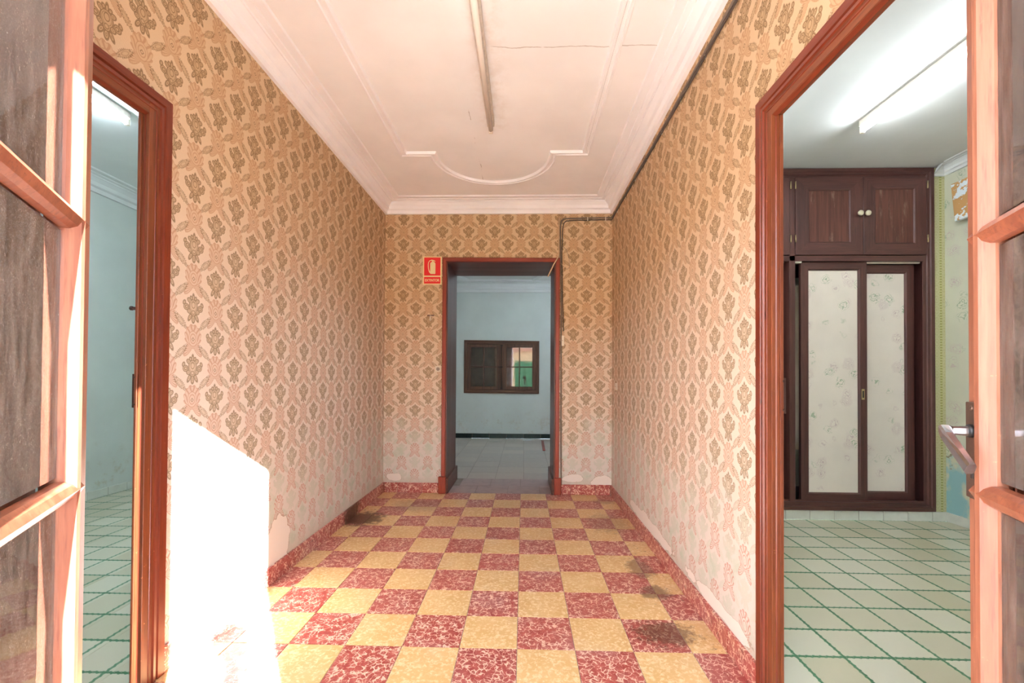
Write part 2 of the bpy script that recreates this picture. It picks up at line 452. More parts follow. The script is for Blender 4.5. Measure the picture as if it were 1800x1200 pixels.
def mat_glass(name, dirt=.1, rough=.02, tint=(.93, .93, .92, 1)):
    m = M(name); nt = m.nt; nt.nodes.remove(m.b)
    out = nt.nodes['Material Output']
    tr = nt.nodes.new('ShaderNodeBsdfTransparent'); tr.inputs[0].default_value = tint
    gl = nt.nodes.new('ShaderNodeBsdfGlossy'); gl.inputs['Roughness'].default_value = rough
    fr = nt.nodes.new('ShaderNodeFresnel'); fr.inputs[0].default_value = 1.55
    bp = nt.nodes.new('ShaderNodeBump'); bp.inputs['Strength'].default_value = .10; bp.inputs['Distance'].default_value = .002
    nn = m.noise(scale=14., detail=2); m.link(nn, bp.inputs['Height'])
    nt.links.new(bp.outputs[0], gl.inputs['Normal'])
    mx = nt.nodes.new('ShaderNodeMixShader'); nt.links.new(fr.outputs[0], mx.inputs[0])
    nt.links.new(tr.outputs[0], mx.inputs[1]); nt.links.new(gl.outputs[0], mx.inputs[2])
    df = nt.nodes.new('ShaderNodeBsdfDiffuse'); df.inputs[0].default_value = (.72, .62, .54, 1)
    sp = m.noise(scale=420., detail=2).ss(.60, .72)*.5
    stre = m.noise(scale=60., detail=4, rough=.7, stretch=(1, 1, .25)).ss(.1, .95)
    f = (stre*(dirt)+sp*dirt*1.5).clamp()
    m2 = nt.nodes.new('ShaderNodeMixShader'); m.link(f, m2.inputs[0])
    nt.links.new(mx.outputs[0], m2.inputs[1]); nt.links.new(df.outputs[0], m2.inputs[2])
    nt.links.new(m2.outputs[0], out.inputs[0])
    return m.mat
GLASS_DIRTY = mat_glass('dusty_pane', .34, .03)
GLASS_HAZY = mat_glass('hazy_pane', .20, .02)
GLASS_CLEAN = mat_glass('pane', .04, .01)
GLASS_WIN = mat_glass('old_window_pane', .06, .005, (.85, .83, .8, 1))

# ------------------------------------------------------------------ mesh helpers
C = scene.collection
class MB:
    def __init__(s): s.bm = bmesh.new(); s.mats = []; s.cur = 0
    def mat(s, m):
        if m not in s.mats: s.mats.append(m)
        s.cur = s.mats.index(m); return s
    def _f(s, vs):
        try: f = s.bm.faces.new(vs); f.material_index = s.cur; return f
        except ValueError: return None
    def box(s, x0, y0, z0, x1, y1, z1, bev=0.):
        P = [(x0,y0,z0),(x1,y0,z0),(x1,y1,z0),(x0,y1,z0),(x0,y0,z1),(x1,y0,z1),(x1,y1,z1),(x0,y1,z1)]
        if bev <= 0:
            v = [s.bm.verts.new(p) for p in P]
            for q in ((0,3,2,1),(4,5,6,7),(0,1,5,4),(1,2,6,5),(2,3,7,6),(3,0,4,7)): s._f([v[i] for i in q])
        else:
            t = bmesh.new(); v = [t.verts.new(p) for p in P]
            for q in ((0,3,2,1),(4,5,6,7),(0,1,5,4),(1,2,6,5),(2,3,7,6),(3,0,4,7)): t.faces.new([v[i] for i in q])
            bmesh.ops.bevel(t, geom=t.edges[:], offset=bev, segments=1, affect='EDGES')
            s.merge(t)
        return s
    def merge(s, t, M=None):
        mp = {}
        for v in t.verts: mp[v] = s.bm.verts.new(M @ v.co if M else v.co)
        for f in t.faces: s._f([mp[v] for v in f.verts])
        t.free()
    def prism(s, pts, fn, h0, h1):
        """closed 2-D outline -> solid; fn(a, b, h) -> xyz"""
        a = [s.bm.verts.new(fn(p[0], p[1], h0)) for p in pts]; b = [s.bm.verts.new(fn(p[0], p[1], h1)) for p in pts]
        n = len(pts); s._f(a[::-1]); s._f(b)
        for i in range(n): s._f([a[i], a[(i+1) % n], b[(i+1) % n], b[i]])
        return s
    def sweep(s, prof, path, fn, closed=False, only=None, cap=True):
        """profile [(d, h)] swept along a 2-D path, d measured to its left, mitred"""
        n = len(path); rings = []
        for i, p in enumerate(path):
            p = Vector(p)
            a = (p-Vector(path[i-1])).normalized() if (i > 0 or closed) else None
            b = (Vector(path[(i+1) % n])-p).normalized() if (i < n-1 or closed) else None
            if a is None: a = b
            if b is None: b = a
            na = Vector((-a.y, a.x)); nb = Vector((-b.y, b.x)); mm = (na+nb)
            mm = mm/max(.2, (mm.dot(na))) if mm.length > 1e-6 else na
            rings.append([(p+mm*d, h) for d, h in prof])
        segs = range(n if closed else n-1)
        if only is not None: segs = [only]
        for i in segs:
            r0 = [s.bm.verts.new(fn(q.x, q.y, h)) for q, h in rings[i]]
            r1 = [s.bm.verts.new(fn(q.x, q.y, h)) for q, h in rings[(i+1) % n]]
            for k in range(len(prof)-1): s._f([r0[k], r0[k+1], r1[k+1], r1[k]])
            if cap and (only is not None or (not closed and (i == 0 or i == n-2))):
                if only is not None or i == 0: s._f(r0[::-1])
                if only is not None or i == n-2: s._f(r1)
        return s
    def tube(s, pts, r, n=8, cap=True):
        pts = [Vector(p) for p in pts]; rings = []
        rs = r if isinstance(r, (list, tuple)) else [r]*len(pts)
        up = None
        for i, p in enumerate(pts):
            a = pts[min(i+1, len(pts)-1)]-pts[max(i-1, 0)]; a.normalize()
            if up is None or abs(up.dot(a)) > .95: up = Vector((0, 0, 1)) if abs(a.z) < .9 else Vector((1, 0, 0))
            x = a.cross(up).normalized(); y = x.cross(a).normalized(); up = y
            rings.append([s.bm.verts.new(p + x*math.cos(t)*rs[i] + y*math.sin(t)*rs[i]) for t in [2*PI*k/n for k in range(n)]])
        for i in range(len(rings)-1):
            for k in range(n):
                f = s._f([rings[i][k], rings[i][(k+1) % n], rings[i+1][(k+1) % n], rings[i+1][k]])
                if f: f.smooth = True
        if cap: s._f(rings[0][::-1]); s._f(rings[-1])
        return s
    def lathe(s, prof, n=16, M=None):
        rings = []
        for r, z in prof:
            rings.append([s.bm.verts.new((M or Matrix()) @ Vector((r*math.cos(2*PI*k/n), r*math.sin(2*PI*k/n), z))) for k in range(n)])
        for i in range(len(rings)-1):
            for k in range(n):
                f = s._f([rings[i][k], rings[i][(k+1) % n], rings[i+1][(k+1) % n], rings[i+1][k]])
                if f: f.smooth = True
        s._f(rings[0][::-1]); s._f(rings[-1]); return s
    def mesh(s, name, mat=None):
        bmesh.ops.recalc_face_normals(s.bm, faces=s.bm.faces[:])
        me = bpy.data.meshes.new(name); s.bm.to_mesh(me); s.bm.free()
        for m in (s.mats or ([mat] if mat else [])): me.materials.append(m)
        return me
    def build(s, name, mat=None, parent=None, **kw):
        return link(name, s.mesh(name, mat), parent, **kw)
def link(name, me, parent=None, loc=None, label=None, cat=None, group=None, kind=None):
    o = bpy.data.objects.new(name, me); C.objects.link(o)
    if parent: o.parent = parent
    if loc: o.location = loc
    if label: o['label'] = label
    if cat: o['category'] = cat
    if group: o['group'] = group
    if kind: o['kind'] = kind
    return o
def thing(name, label, cat, loc=(0, 0, 0), rz=0, group=None, kind=None):
    o = link(name, None, None, loc, label, cat, group, kind); o.rotation_euler.z = rz; o.empty_display_size = .1
    return o
def struct(name, mb, mat=None, parent=None): return mb.build(name, mat, parent, kind=None if parent else 'structure')
def sroot(name):
    return link(name, None, None, kind='structure')

# ------------------------------------------------------------------ dimensions
XL, XR, YB, YF = -1.42, .89, 4.34, .28
CZC = 2.95                       # corridor ceiling
WT = .07                         # thin side walls
RX1, RY0, RY1 = 3.52, -.30, 3.67           # right room
LX0, LY0, LY1, LZ = -4.06, -.30, 4.50, 3.03  # left room
FX0, FX1, FY0, FY1, FZ = -2.3, 1.7, 4.90, 8.27, 2.98   # far room

# ------------------------------------------------------------------ shell
# side walls with the door openings
LO = (.72, 1.64, 2.20); RO = (.72, 1.625, 2.165)     # y0, y1, top of each masonry opening
def sidewall(name, x0, x1, o, mat, outer):
    b = MB()
    for (a0, a1, z0, z1) in ((-.30, o[0], 0, CZC), (o[1], FY0, 0, CZC), (o[0], o[1], o[2], CZC)):
        b.mat(mat); b.box(x0, a0, z0, x1, a1, z1)
    ob = struct(name, b)
    ob.data.materials.append(ROOMW)
    for p in ob.data.polygons:                  # the room side is painted, the corridor side papered
        if p.normal.x * outer > .5: p.material_index = 1
    return ob
sidewall('wall_left', XL-WT, XL, LO, WP_L, -1)
sidewall('wall_right', XR, XR+WT, RO, WP_R, 1)
# back wall between corridor and far room
DX0, DX1, DZ = -.79, .325, 2.355
b = MB().mat(WP_B)
b.box(XL, YB, 0, DX0, FY0, CZC); b.box(DX1, YB, 0, XR, FY0, CZC); b.box(DX0, YB, DZ, DX1, FY0, CZC)
ob = struct('wall_back', b); ob.data.materials.append(ROOMW)
for p in ob.data.polygons:
    if p.normal.y > .5: p.material_index = 1
# entrance wall: deep reveal, narrower outer opening
b = MB().mat(CORN)
b.box(-4.30, -.5, 0, -.42, -.30, 3.3); b.box(.522, -.5, 0, 3.80, -.30, 3.3); b.box(-.42, -.5, 2.345, .522, -.30, 3.3)
b.box(XL, -.30, 0, -.56, YF, CZC); b.box(.60, -.30, 0, XR, YF, CZC); b.box(-.56, -.30, 2.42, .60, YF, CZC)
struct('wall_front', b)
# other rooms
b = MB(); b.box(XR+WT, RY1, 0, 1.085, 4.35, CZC); b.box(3.415, RY1, 0, RX1, 4.35, CZC); b.box(1.085, RY1, 2.945, 3.415, 4.35, CZC); b.box(1.085, RY1, 0, 3.415, 4.35, .078); b.box(XR+WT, 4.35, 0, RX1, 4.45, CZC)
struct('wall_right_room_back', b, GREENP)
b = MB(); b.box(RX1, RY0, 0, RX1+.1, 4.45, CZC); struct('wall_right_room_side', b, FLORALW)
b = MB(); b.box(LX0-.1, LY0, 0, LX0, LY1+.1, LZ); b.box(LX0, LY1, 0, XL-WT, LY1+.1, LZ); struct('wall_left_room', b, ROOMW)
WX0, WX1, WZ0, WZ1 = -1.13, .285, .88, 1.875
b = MB(); b.box(FX0, FY1, 0, WX0, FY1+.1, FZ); b.box(WX1, FY1, 0, FX1, FY1+.1, FZ); b.box(WX0, FY1, 0, WX1, FY1+.1, WZ0); b.box(WX0, FY1, WZ1, WX1, FY1+.1, FZ)
b.box(FX0-.1, FY0, 0, FX0, FY1+.1, FZ); b.box(FX1, FY0, 0, FX1+.1, FY1+.1, FZ)
b.box(FX0, FY0-.1, 0, XL-WT, FY0, FZ); b.box(XR+WT, FY0-.1, 0, FX1, FY0, FZ)
struct('wall_far_room', b, ROOMW)
# ceilings
b = MB().mat(CEIL); b.box(XL, YF, CZC, XR, YB, CZC+.12); struct('ceiling', b)
b = MB(); b.box(XR+WT, RY0, CZC, RX1, 4.35, CZC+.12); struct('ceiling_right_room', b, ROOMC)
b = MB(); b.box(LX0, LY0, LZ, XL-WT, LY1, LZ+.1); b.box(XL-WT, -.30, CZC, XL, YB, LZ+.1); struct('ceiling_left_room', b, ROOMC)
b = MB(); b.box(FX0, FY0, FZ, FX1, FY1, FZ+.1); struct('ceiling_far_room', b, ROOMC)

# ------------------------------------------------------------------ floors
def tilefloor(root, x0, x1, y0, y1, gx, gy, S, matfn, skip=None, gap=.0012, top=0., off=None, th=.006):
    cache = {}
    i0 = math.floor((x0-gx)/S); j0 = math.floor((y0-gy)/S)
    for j in range(j0, math.ceil((y1-gy)/S)):
        for i in range(i0, math.ceil((x1-gx)/S)+1):
            o = off(j) if off else 0
            a0, a1 = max(x0, gx+i*S+o), min(x1, gx+(i+1)*S+o); b0, b1 = max(y0, gy+j*S), min(y1, gy+(j+1)*S)
            if a1-a0 < .012 or b1-b0 < .012: continue
            if skip and skip((a0+a1)/2, (b0+b1)/2): continue
            mt = matfn(i, j); w, d = round(a1-a0, 4), round(b1-b0, 4); k = (mt.name, w, d)
            if k not in cache:
                mb = MB(); mb.box(-w/2+gap, -d/2+gap, -th, w/2-gap, d/2-gap, 0, .0012); cache[k] = mb.mesh('tile', mt)
            link('tile', cache[k], root, ((a0+a1)/2, (b0+b1)/2, top+random.uniform(-.0006, .0006)))
fl = struct('floor', MB().mat(GROUT).box(XL, -.30, -.12, XR, YB, -.003).box(-.42, -.5, -.12, .522, -.30, -.003))
tilefloor(fl, XL, XR, .115, YB, -.0208, 1.865, .25, lambda i, j: RED_T if (i+j) % 2 == 0 else YEL_T)
fr = struct('floor_right_room', MB().mat(GREEN_T).box(XR, RY0, -.12, RX1, RY1, -.002))
def inview_r(x, y): return y < .7 or x/y > 1.32 or (x < .95 and not (.74 < y < 1.6))
tilefloor(fr, XR+.02, RX1, .66, RY1, -.04, .06, .2, lambda i, j: GREEN_T, skip=inview_r, gap=.0005)
fl2 = struct('floor_left_room', MB().mat(GREEN_T).box(LX0, LY0, -.12, XL, LY1, -.002))
def inview_l(x, y): return y < .7 or -x/y > 1.2 or (x > -1.5 and not (.74 < y < 1.6)) or -x/y < .86
tilefloor(fl2, LX0, XL-.02, .66, LY1, -.01+.0, .06, .2, lambda i, j: GREEN_T, skip=inview_l, gap=.0005)
fl3 = struct('floor_far_room', MB().mat(GROUT).box(FX0, FY0, -.12, FX1, FY1, -.003).box(DX0, YB, -.12, DX1, FY0, -.003))
tilefloor(fl3, -1.7, 1.1, 4.96, FY1, .01, 4.96, .33, lambda i, j: FAR_T, gap=.002)
tilefloor(fl3, DX0, DX1, YB, 4.96, .175, 4.30, .33, lambda i, j: THR_T, gap=.002, off=lambda j: .13*(j % 2))

# ------------------------------------------------------------------ baseboards
def board_tiles(root, along, a0, a1, fixed, depth, h, L, g, mat, nm='tile'):
    """tiles set on edge against a wall; along = 'x' or 'y', fixed = wall plane, depth signed"""
    cache = {}; i = math.floor((a0-g)/L)
    q0, q1 = sorted((0, depth*.7))
    gb = MB()
    if along == 'x': gb.box(a0, fixed+q0, 0, a1, fixed+q1, h-.002)
    else: gb.box(fixed+q0, a0, 0, fixed+q1, a1, h-.002)
    gb.build('grout_strip', GROUT_D, root)
    while g+i*L < a1:
        s0, s1 = max(a0, g+i*L), min(a1, g+(i+1)*L); i += 1
        if s1-s0 < .01: continue
        w = round(s1-s0, 4); hh = h+random.uniform(-.0015, .0015)
        k = w
        if k not in cache:
            mb = MB()
            if along == 'x': mb.box(-w/2+.0014, min(0, depth), 0, w/2-.0014, max(0, depth), h, .0015)
            else: mb.box(min(0, depth), -w/2+.0014, 0, max(0, depth), w/2-.0014, h, .0015)
            cache[k] = mb.mesh(nm, mat)
        c = (s0+s1)/2
        link(nm, cache[k], root, (c, fixed, 0) if along == 'x' else (fixed, c, 0))
bl = sroot('baseboard_left'); board_tiles(bl, 'y', 1.665, YB, XL, .014, .10, .25, 1.865, RED_T)
br = sroot('baseboard_right'); board_tiles(br, 'y', 1.64, YB, XR, -.014, .10, .25, 1.865, RED_T)
bb = sroot('baseboard_back'); board_tiles(bb, 'x', XL+.016, -.855, YB, -.014, .10, .25, -.02, RED_T); board_tiles(bb, 'x', .385, XR-.016, YB, -.014, .10, .25, -.02, RED_T)
bw = sroot('baseboard_right_room'); board_tiles(bw, 'x', 1.6, RX1-.012, RY1, -.01, .077, .2, 2.2, WHITE_T); board_tiles(bw, 'y', 2.2, RY1, RX1, -.01, .077, .2, RY1-.2, WHITE_T)
bwl = sroot('baseboard_left_room'); board_tiles(bwl, 'y', 2.6, LY1, LX0, .01, .077, .2, LY1-.2, WHITE_T); board_tiles(bwl, 'x', LX0+.012, -2.6, LY1, -.01, .077, .2, -3.0, WHITE_T)
bf = sroot('baseboard_far_room'); board_tiles(bf, 'x', -1.7, 1.1, FY1, -.012, .09, .33, .01, DARKM)

# ------------------------------------------------------------------ cornices and ceiling mouldings
CP = [(0, 2.83), (.022, 2.83), (.028, 2.862), (.048, 2.872), (.055, 2.90), (.085, 2.925), (.092, 2.925), (.096, 2.934), (.125, 2.937), (.128, 2.943), (.178, 2.940), (.185, 2.95)]
def cp(z, s=1.): return [(d*s, z-(2.95-h)*s) for d, h in CP]
idn = lambda a, b, h: (a, b, h)
struct('trim_1', MB().sweep(cp(CZC), [(XR, YF), (XR, YB), (XL, YB), (XL, YF)], idn), CORN)
struct('trim_2', MB().sweep(cp(CZC, .62), [(RX1, .5), (RX1, RY1), (3.415, RY1)], idn), ROOMC)
struct('trim_3', MB().sweep(cp(LZ, 1.15), [(XL-WT, LY1), (LX0, LY1), (LX0, .5)], idn), ROOMC)
struct('trim_4', MB().sweep(cp(FZ, 1.4), [(FX1, FY0), (FX1, FY1), (FX0, FY1), (FX0, FY0)], idn), ROOMC)
FP = [(0, 2.951), (.003, 2.938), (.016, 2.936), (.021, 2.944), (.038, 2.943), (.043, 2.932), (.060, 2.930), (.068, 2.951)]
arc = [(-.25+.513*math.cos(t), 3.41+.513*math.sin(t)) for t in [PI*k/28 for k in range(29)]]
path = [(.518, 1.0), (.518, 3.41)] + arc + [(-1.0, 3.41), (-1.0, 1.0)]
struct('trim_5', MB().sweep(FP, path, idn, closed=True), CORN)
FP2 = [(d, h+FZ-2.95) for d, h in FP]
struct('trim_6', MB().sweep(FP2, [(.9, 5.6), (.9, 7.3), (.45, 7.3), (.2, 7.95), (-1.05, 7.95), (-1.35, 7.3), (-1.9, 7.3), (-1.9, 5.6)], idn, closed=True), ROOMC)

# ------------------------------------------------------------------ door casings (door_1 left, door_2 right, door_3 back)
PROF = [(0, 0), (0, .018), (.030, .018), (.034, .011), (.039, .011), (.043, .021), (.056, .023), (.060, .015), (.074, .019), (.078, .014), (.098, .017), (.106, .0)]
def side_door(name, xw, s, y0, y1, zt, jd):
    """s = +1 when the corridor lies on +x of the wall"""
    root = sroot(name); f = lambda a, b, h: (xw+s*h, a, b)
    y0o, y1o, zo = y0-.104, y1+.104, zt+.10
    # path runs so that d points towards the opening
    path = [(y1o, 0), (y1o, zo), (y0o, zo), (y0o, 0)]
    for k, ax in ((0, 'z'), (1, 'y'), (2, 'z')):
        MB().sweep(PROF, path, f, only=k).build('casing', wood('red', ax), root)
    fr_ = .018
    x0, x1 = sorted((xw+s*(fr_-.001), xw-s*jd))
    for (a0, a1, z0, z1, ax) in ((y1, y1+.055, 0, zt+.05, 'z'), (y0-.055, y0, 0, zt+.05, 'z'), (y0, y1, zt, zt+.05, 'y')):
        j = MB().box(x0, a0, z0, x1, a1, z1, .001).build('jamb', wood('jamb', ax), root)
        # rebate strip along the jamb
    xs0, xs1 = sorted((xw-s*(jd-.001), xw-s*(jd-.012)))
    MB().box(xs0, y1-.006, 0, xs1, y1+.001, zt, .001).build('door_stop', wood('jamb', 'z'), root)
    sp = MB().box(*(sorted((xw-s*(jd-.012), xw-s*(jd+.008)))[0], y1-.004, 1.05), sorted((xw-s*(jd-.012), xw-s*(jd+.008)))[1], y1+.0005, 1.175, .0008)
    for z in (1.062, 1.163): sp.lathe([(.004, 0), (.004, .002), (.002, .003)], 8, Matrix.Translation((xw-s*(jd-.002), y1-.004, z)) @ Matrix.Rotation(PI/2, 4, 'X'))
    sp.build('strike_plate', RUST, root)
    return root
d1 = side_door('door_1', XL, 1, .80, 1.556, 2.150, .022)
MB().tube([(XL-.020, 1.552, 1.418), (XL-.030, 1.547, 1.418)], .006, 8).lathe([(.001, -.004), (.008, -.003), (.008, .003), (.001, .004)], 10, Matrix.Translation((XL-.030, 1.546, 1.418)) @ Matrix.Rotation(PI/2, 4, 'X')).build('bolt', RUST, d1)
side_door('door_2', XR, -1, .80, 1.531, 2.105, .022)

d3 = sroot('door_3')
PF = [(0, 0), (0, .022), (.006, .026), (.036, .026), (.040, .020), (.040, 0)]
f3 = lambda a, b, h: (a, YB-h, b)
path = [(-.825, .172), (-.825, 2.385), (.362, 2.378), (.362, .172)]
for k, ax in ((0, 'z'), (1, 'x'), (2, 'z')):
    t = [(-d, h) for d, h in PF]
    MB().sweep(t, path, f3, only=k).build('casing', wood('backred', ax), d3)
for (x0, x1, z0, z1, ax) in ((DX0, DX0+.016, 0, DZ-.016, 'z'), (DX1-.016, DX1, 0, DZ-.016, 'z'), (DX0, DX1, DZ-.016, DZ, 'x')):
    MB().box(x0, YB-.010, z0, x1, FY0+.02, z1, .001).build('reveal_panel', wood('reveal', ax), d3)
for x0, x1 in ((-.850, -.775), (.312, .385)):
    MB().box(x0, YB-.040, 0, x1, YB-.008, .168, .003).build('plinth_block', wood('backred', 'z'), d3)
for x0, x1 in ((-.775, -.752), (.288, .312)):
    MB().box(x0, YB-.038, 0, x1, FY0+.03, .158, .003).build('plinth_board', wood('reveal', 'y'), d3)

# ------------------------------------------------------------------ entrance leaves
def leaf(name, label, hinge, free, zt, handle, side, SW=.08):
    """local frame: x from the hinge to the free edge, y towards the corridor middle (the face one sees), z up"""
    hx, hy = hinge; fx, fy = free; w = math.hypot(fx-hx, fy-hy); rz = math.atan2(fy-hy, fx-hx)
    t = thing(name, label, 'door', (hx, hy, 0.012), rz); s = side
    T = .042; LW = 'leaf' if s < 0 else 'rleaf'
    def bx(x0, y0, z0, x1, y1, z1, bev=.002):
        if s < 0: y0, y1 = -y1, -y0
        return MB().box(x0, y0, z0, x1, y1, z1, bev)
    SP = lambda x0, x1: bx(x0, -T, 0, x1, 0, zt, .004)
    for x0, x1 in ((w-SW+.02, w), (0, SW-.02)):
        st = SP(x0, x1).build('stile', wood(LW, 'z'), t)
        # sloped inner moulding of the stile
        xa, xb = (x0, x0-.026) if x0 > .2 else (x1, x1+.026)
        f = lambda a, b, h: (a, s*b, h)
        MB().prism([(xa, -.001), (xa, .004), (xa+(xb-xa)*.25, .010), (xa+(xb-xa)*.6, .008), (xb, -.009), (xb, -.022), (xa, -.022)], f, .24, zt-.1).build('glazing_bead', wood(LW, 'z'), st)
    bx(w-.0005, -T+.004, 0, w+.006, -.012, zt, .001).build('edge_strip', wood('edge', 'z'), t)
    for z0, z1 in ((0, .24), (zt-.10, zt)):
        bx(SW-.02, -T, z0, w-SW+.02, 0, z1, .003).build('rail', wood(LW, 'x'), t)
    zs = handle['bars']
    f = lambda a, b, h: (a, s*h, b)
    for z in zs:
        pr = [(z-.020, -.014), (z-.018, -.004), (z-.012, .004), (z+.000, .010), (z+.010, .004), (z+.016, -.004), (z+.018, -.014)]
        mb = MB(); n = len(pr)
        xa, xb = SW-.030, w-SW+.034
        r0 = [mb.bm.verts.new((xa, s*h, q)) for q, h in pr]; r1 = [mb.bm.verts.new((xb-abs(q-z)*.35, s*h, q)) for q, h in pr]
        for k in range(n-1): mb._f([r0[k], r0[k+1], r1[k+1], r1[k]])
        mb._f(r0[::-1]); mb._f(r1); mb._f([r0[0], r0[-1], r1[-1], r1[0]])
        mb.build('glazing_bar', wood('bar', 'x'), t)
    lim = [.24]+zs+[zt-.10]
    for a, c in zip(lim[:-1], lim[1:]):
        a2, c2 = a+(.024 if a != .24 else 0), c-(.024 if c != lim[-1] else 0)
        bx(SW-.018, -.016, a2, w-SW+.018, -.013, c2, 0).build('glass_pane', handle['glass'], t)
    # inner wooden shutter folded behind the glass
    sh = bx(SW-.03, -.066, .20, w-SW+.03, -.046, zt-.08, .002).build('shutter', wood('shutter', 'z'), t)
    for a, c in zip(lim[:-1], lim[1:]):
        bx(SW+.04, -.0465, a+.06, w-SW-.045, -.036, c-.06, .006).build('raised_panel', wood('shutter', 'z'), sh)
    for z in (.35, 1.3, 1.95):
        MB().tube([(0, -s*.021, z), (0, -s*.021, z+.09)], .008, 10).build('hinge', RUST, t)
    return t, w, s
RT = 2.395
leaf_l, wl, _ = leaf('entrance_door_leaf', 'sunlit left entrance door leaf with dusty glass panes and varnished wood bars', (-.459, .257), (-.760, .729), RT,
                     dict(bars=[.986-.012, 1.420-.012, 2.02], glass=GLASS_DIRTY), -1)
leaf_r, wr, s = leaf('entrance_door_leaf', 'right entrance door leaf with silver lever handle and glazed wood frame', (.560, .300), (.775, .769), RT,
                     dict(bars=[.984-.012, 1.410-.012, 2.02], glass=GLASS_HAZY), 1, .060)
# lock plate and lever on the right leaf
lp = MB(); x0 = wr-.040; lp.box(x0, .0005, .957, x0+.038, .004, 1.121, .0012)
for z in (.967, 1.111): lp.lathe([(.0045, 0), (.0045, .0012), (.002, .002)], 10, Matrix.Translation((x0+.017, .004, z)) @ Matrix.Rotation(-PI/2, 4, 'X'))
plate = lp.build('lock_plate', AGED, leaf_r)
k = MB(); k.box(x0+.013, .0038, .992, x0+.021, .0048, 1.014, 0); k.lathe([(.0055, 0), (.0055, .001)], 12, Matrix.Translation((x0+.017, .0040, 1.016)) @ Matrix.Rotation(-PI/2, 4, 'X'))
k.build('keyhole', BLACK, plate)
zc = 1.072
MB().lathe([(.0115, 0), (.0115, .005), (.009, .008)], 20, Matrix.Translation((x0+.017, .003, zc)) @ Matrix.Rotation(-PI/2, 4, 'X')).build('handle_rose', BLACK, plate)
hd = MB(); hx = x0+.017; rows = []
def sq(c, ax, bx_, r1, r2): return [c+ax*r1*a+bx_*r2*b_ for a, b_ in ((-1, -.6), (-.6, -1), (.6, -1), (1, -.6), (1, .6), (.6, 1), (-.6, 1), (-1, .6))]
X_, Y_, Z_ = Vector((1, 0, 0)), Vector((0, 1, 0)), Vector((0, 0, 1))
e_ = Vector((-.80, 0, -.60)).normalized(); n_ = Vector((-.60, 0, .80))
secs = [sq(Vector((hx, .004, zc)), X_, Z_, .0085, .0085), sq(Vector((hx, .030, zc)), X_, Z_, .0072, .0072),
        sq(Vector((hx-.002, .039, zc+.001)), (X_+Y_*.9).normalized(), Z_, .009, .008),
        sq(Vector((hx, .039, zc))+e_*.016, Y_, n_, .0075, .0095), sq(Vector((hx, .036, zc))+e_*.055, Y_, n_, .0065, .0105), sq(Vector((hx, .033, zc))+e_*.090, Y_, n_, .006, .011)]
rg = [[hd.bm.verts.new(p) for p in sc_] for sc_ in secs]
for i in range(len(rg)-1):
    for q in range(8): hd._f([rg[i][q], rg[i][(q+1) % 8], rg[i+1][(q+1) % 8], rg[i+1][q]])
hd._f(rg[0][::-1]); hd._f(rg[-1])
hd.build('lever_handle', STEEL, leaf_r)

# ------------------------------------------------------------------ built-in wardrobe
ward = thing('built_in_wardrobe', 'dark wood built-in wardrobe with sliding papered doors and cupboards on top', 'wardrobe', (2.25, 3.655, 0))
def wb(x0, y0, z0, x1, y1, z1, bev=.002): return MB().box(x0-2.25, y0-3.655, z0, x1-2.25, y1-3.655, z1, bev)
WF = 3.645
fw = lambda a, b, h: (a-2.25, WF-3.655+.022-h, b)
FPW = [(0, 0), (0, .020), (.028, .022), (.034, .014), (.052, .014), (.058, .006), (.082, .004), (.084, 0)]
path = [(1.085, .082), (1.085, 2.942), (3.415, 2.942), (3.415, .082)]
for k, ax in ((0, 'z'), (1, 'x'), (2, 'z'), (3, 'x')):
    mb = MB(); mb.sweep([(-d, h) for d, h in FPW], path, fw, closed=True, only=k); mb.build('outer_frame', wood('dark', ax), ward)
wb(1.16, 3.650, .120, 3.34, 3.80, .150).build('sill', wood('dark', 'x'), ward)
wb(2.228, 3.650, .150, 2.276, 3.80, 2.87).build('centre_post', wood('dark', 'z'), ward)
wb(1.165, 3.650, 2.162, 3.335, 3.80, 2.208).build('cross_rail', wood('dark', 'x'), ward)
# the carcass behind
mb = MB()
for q in ((1.085, 3.80, .08, 1.11, 4.33, 2.94), (3.39, 3.67, .08, 3.415, 4.33, 2.94), (2.24, 3.80, .08, 2.262, 4.33, 2.94), (1.085, 3.67, .08, 3.415, 4.33, .12), (1.085, 3.67, 2.91, 3.415, 4.33, 2.94), (1.085, 3.80, 2.17, 3.415, 4.33, 2.20)):
    mb.box(q[0]-2.25, q[1]-3.655, q[2], q[3]-2.25, q[4]-3.655, q[5])
mb.build('carcass', wood('dark', 'z'), ward)
wb(1.11, 4.30, .12, 3.39, 4.33, 2.17, 0).build('back_panel', ROOMW, ward)
wb(2.262, 3.90, .9, 2.9, 4.30, .925).build('shelf', wood('dark', 'x'), ward)
wb(2.262, 3.90, 1.98, 2.9, 4.30, 2.0).build('shelf', wood('dark', 'x'), ward)
wb(2.264, 3.800, .56, 2.42, 3.808, 1.99, 0).build('inner_board', CREAMP, ward)
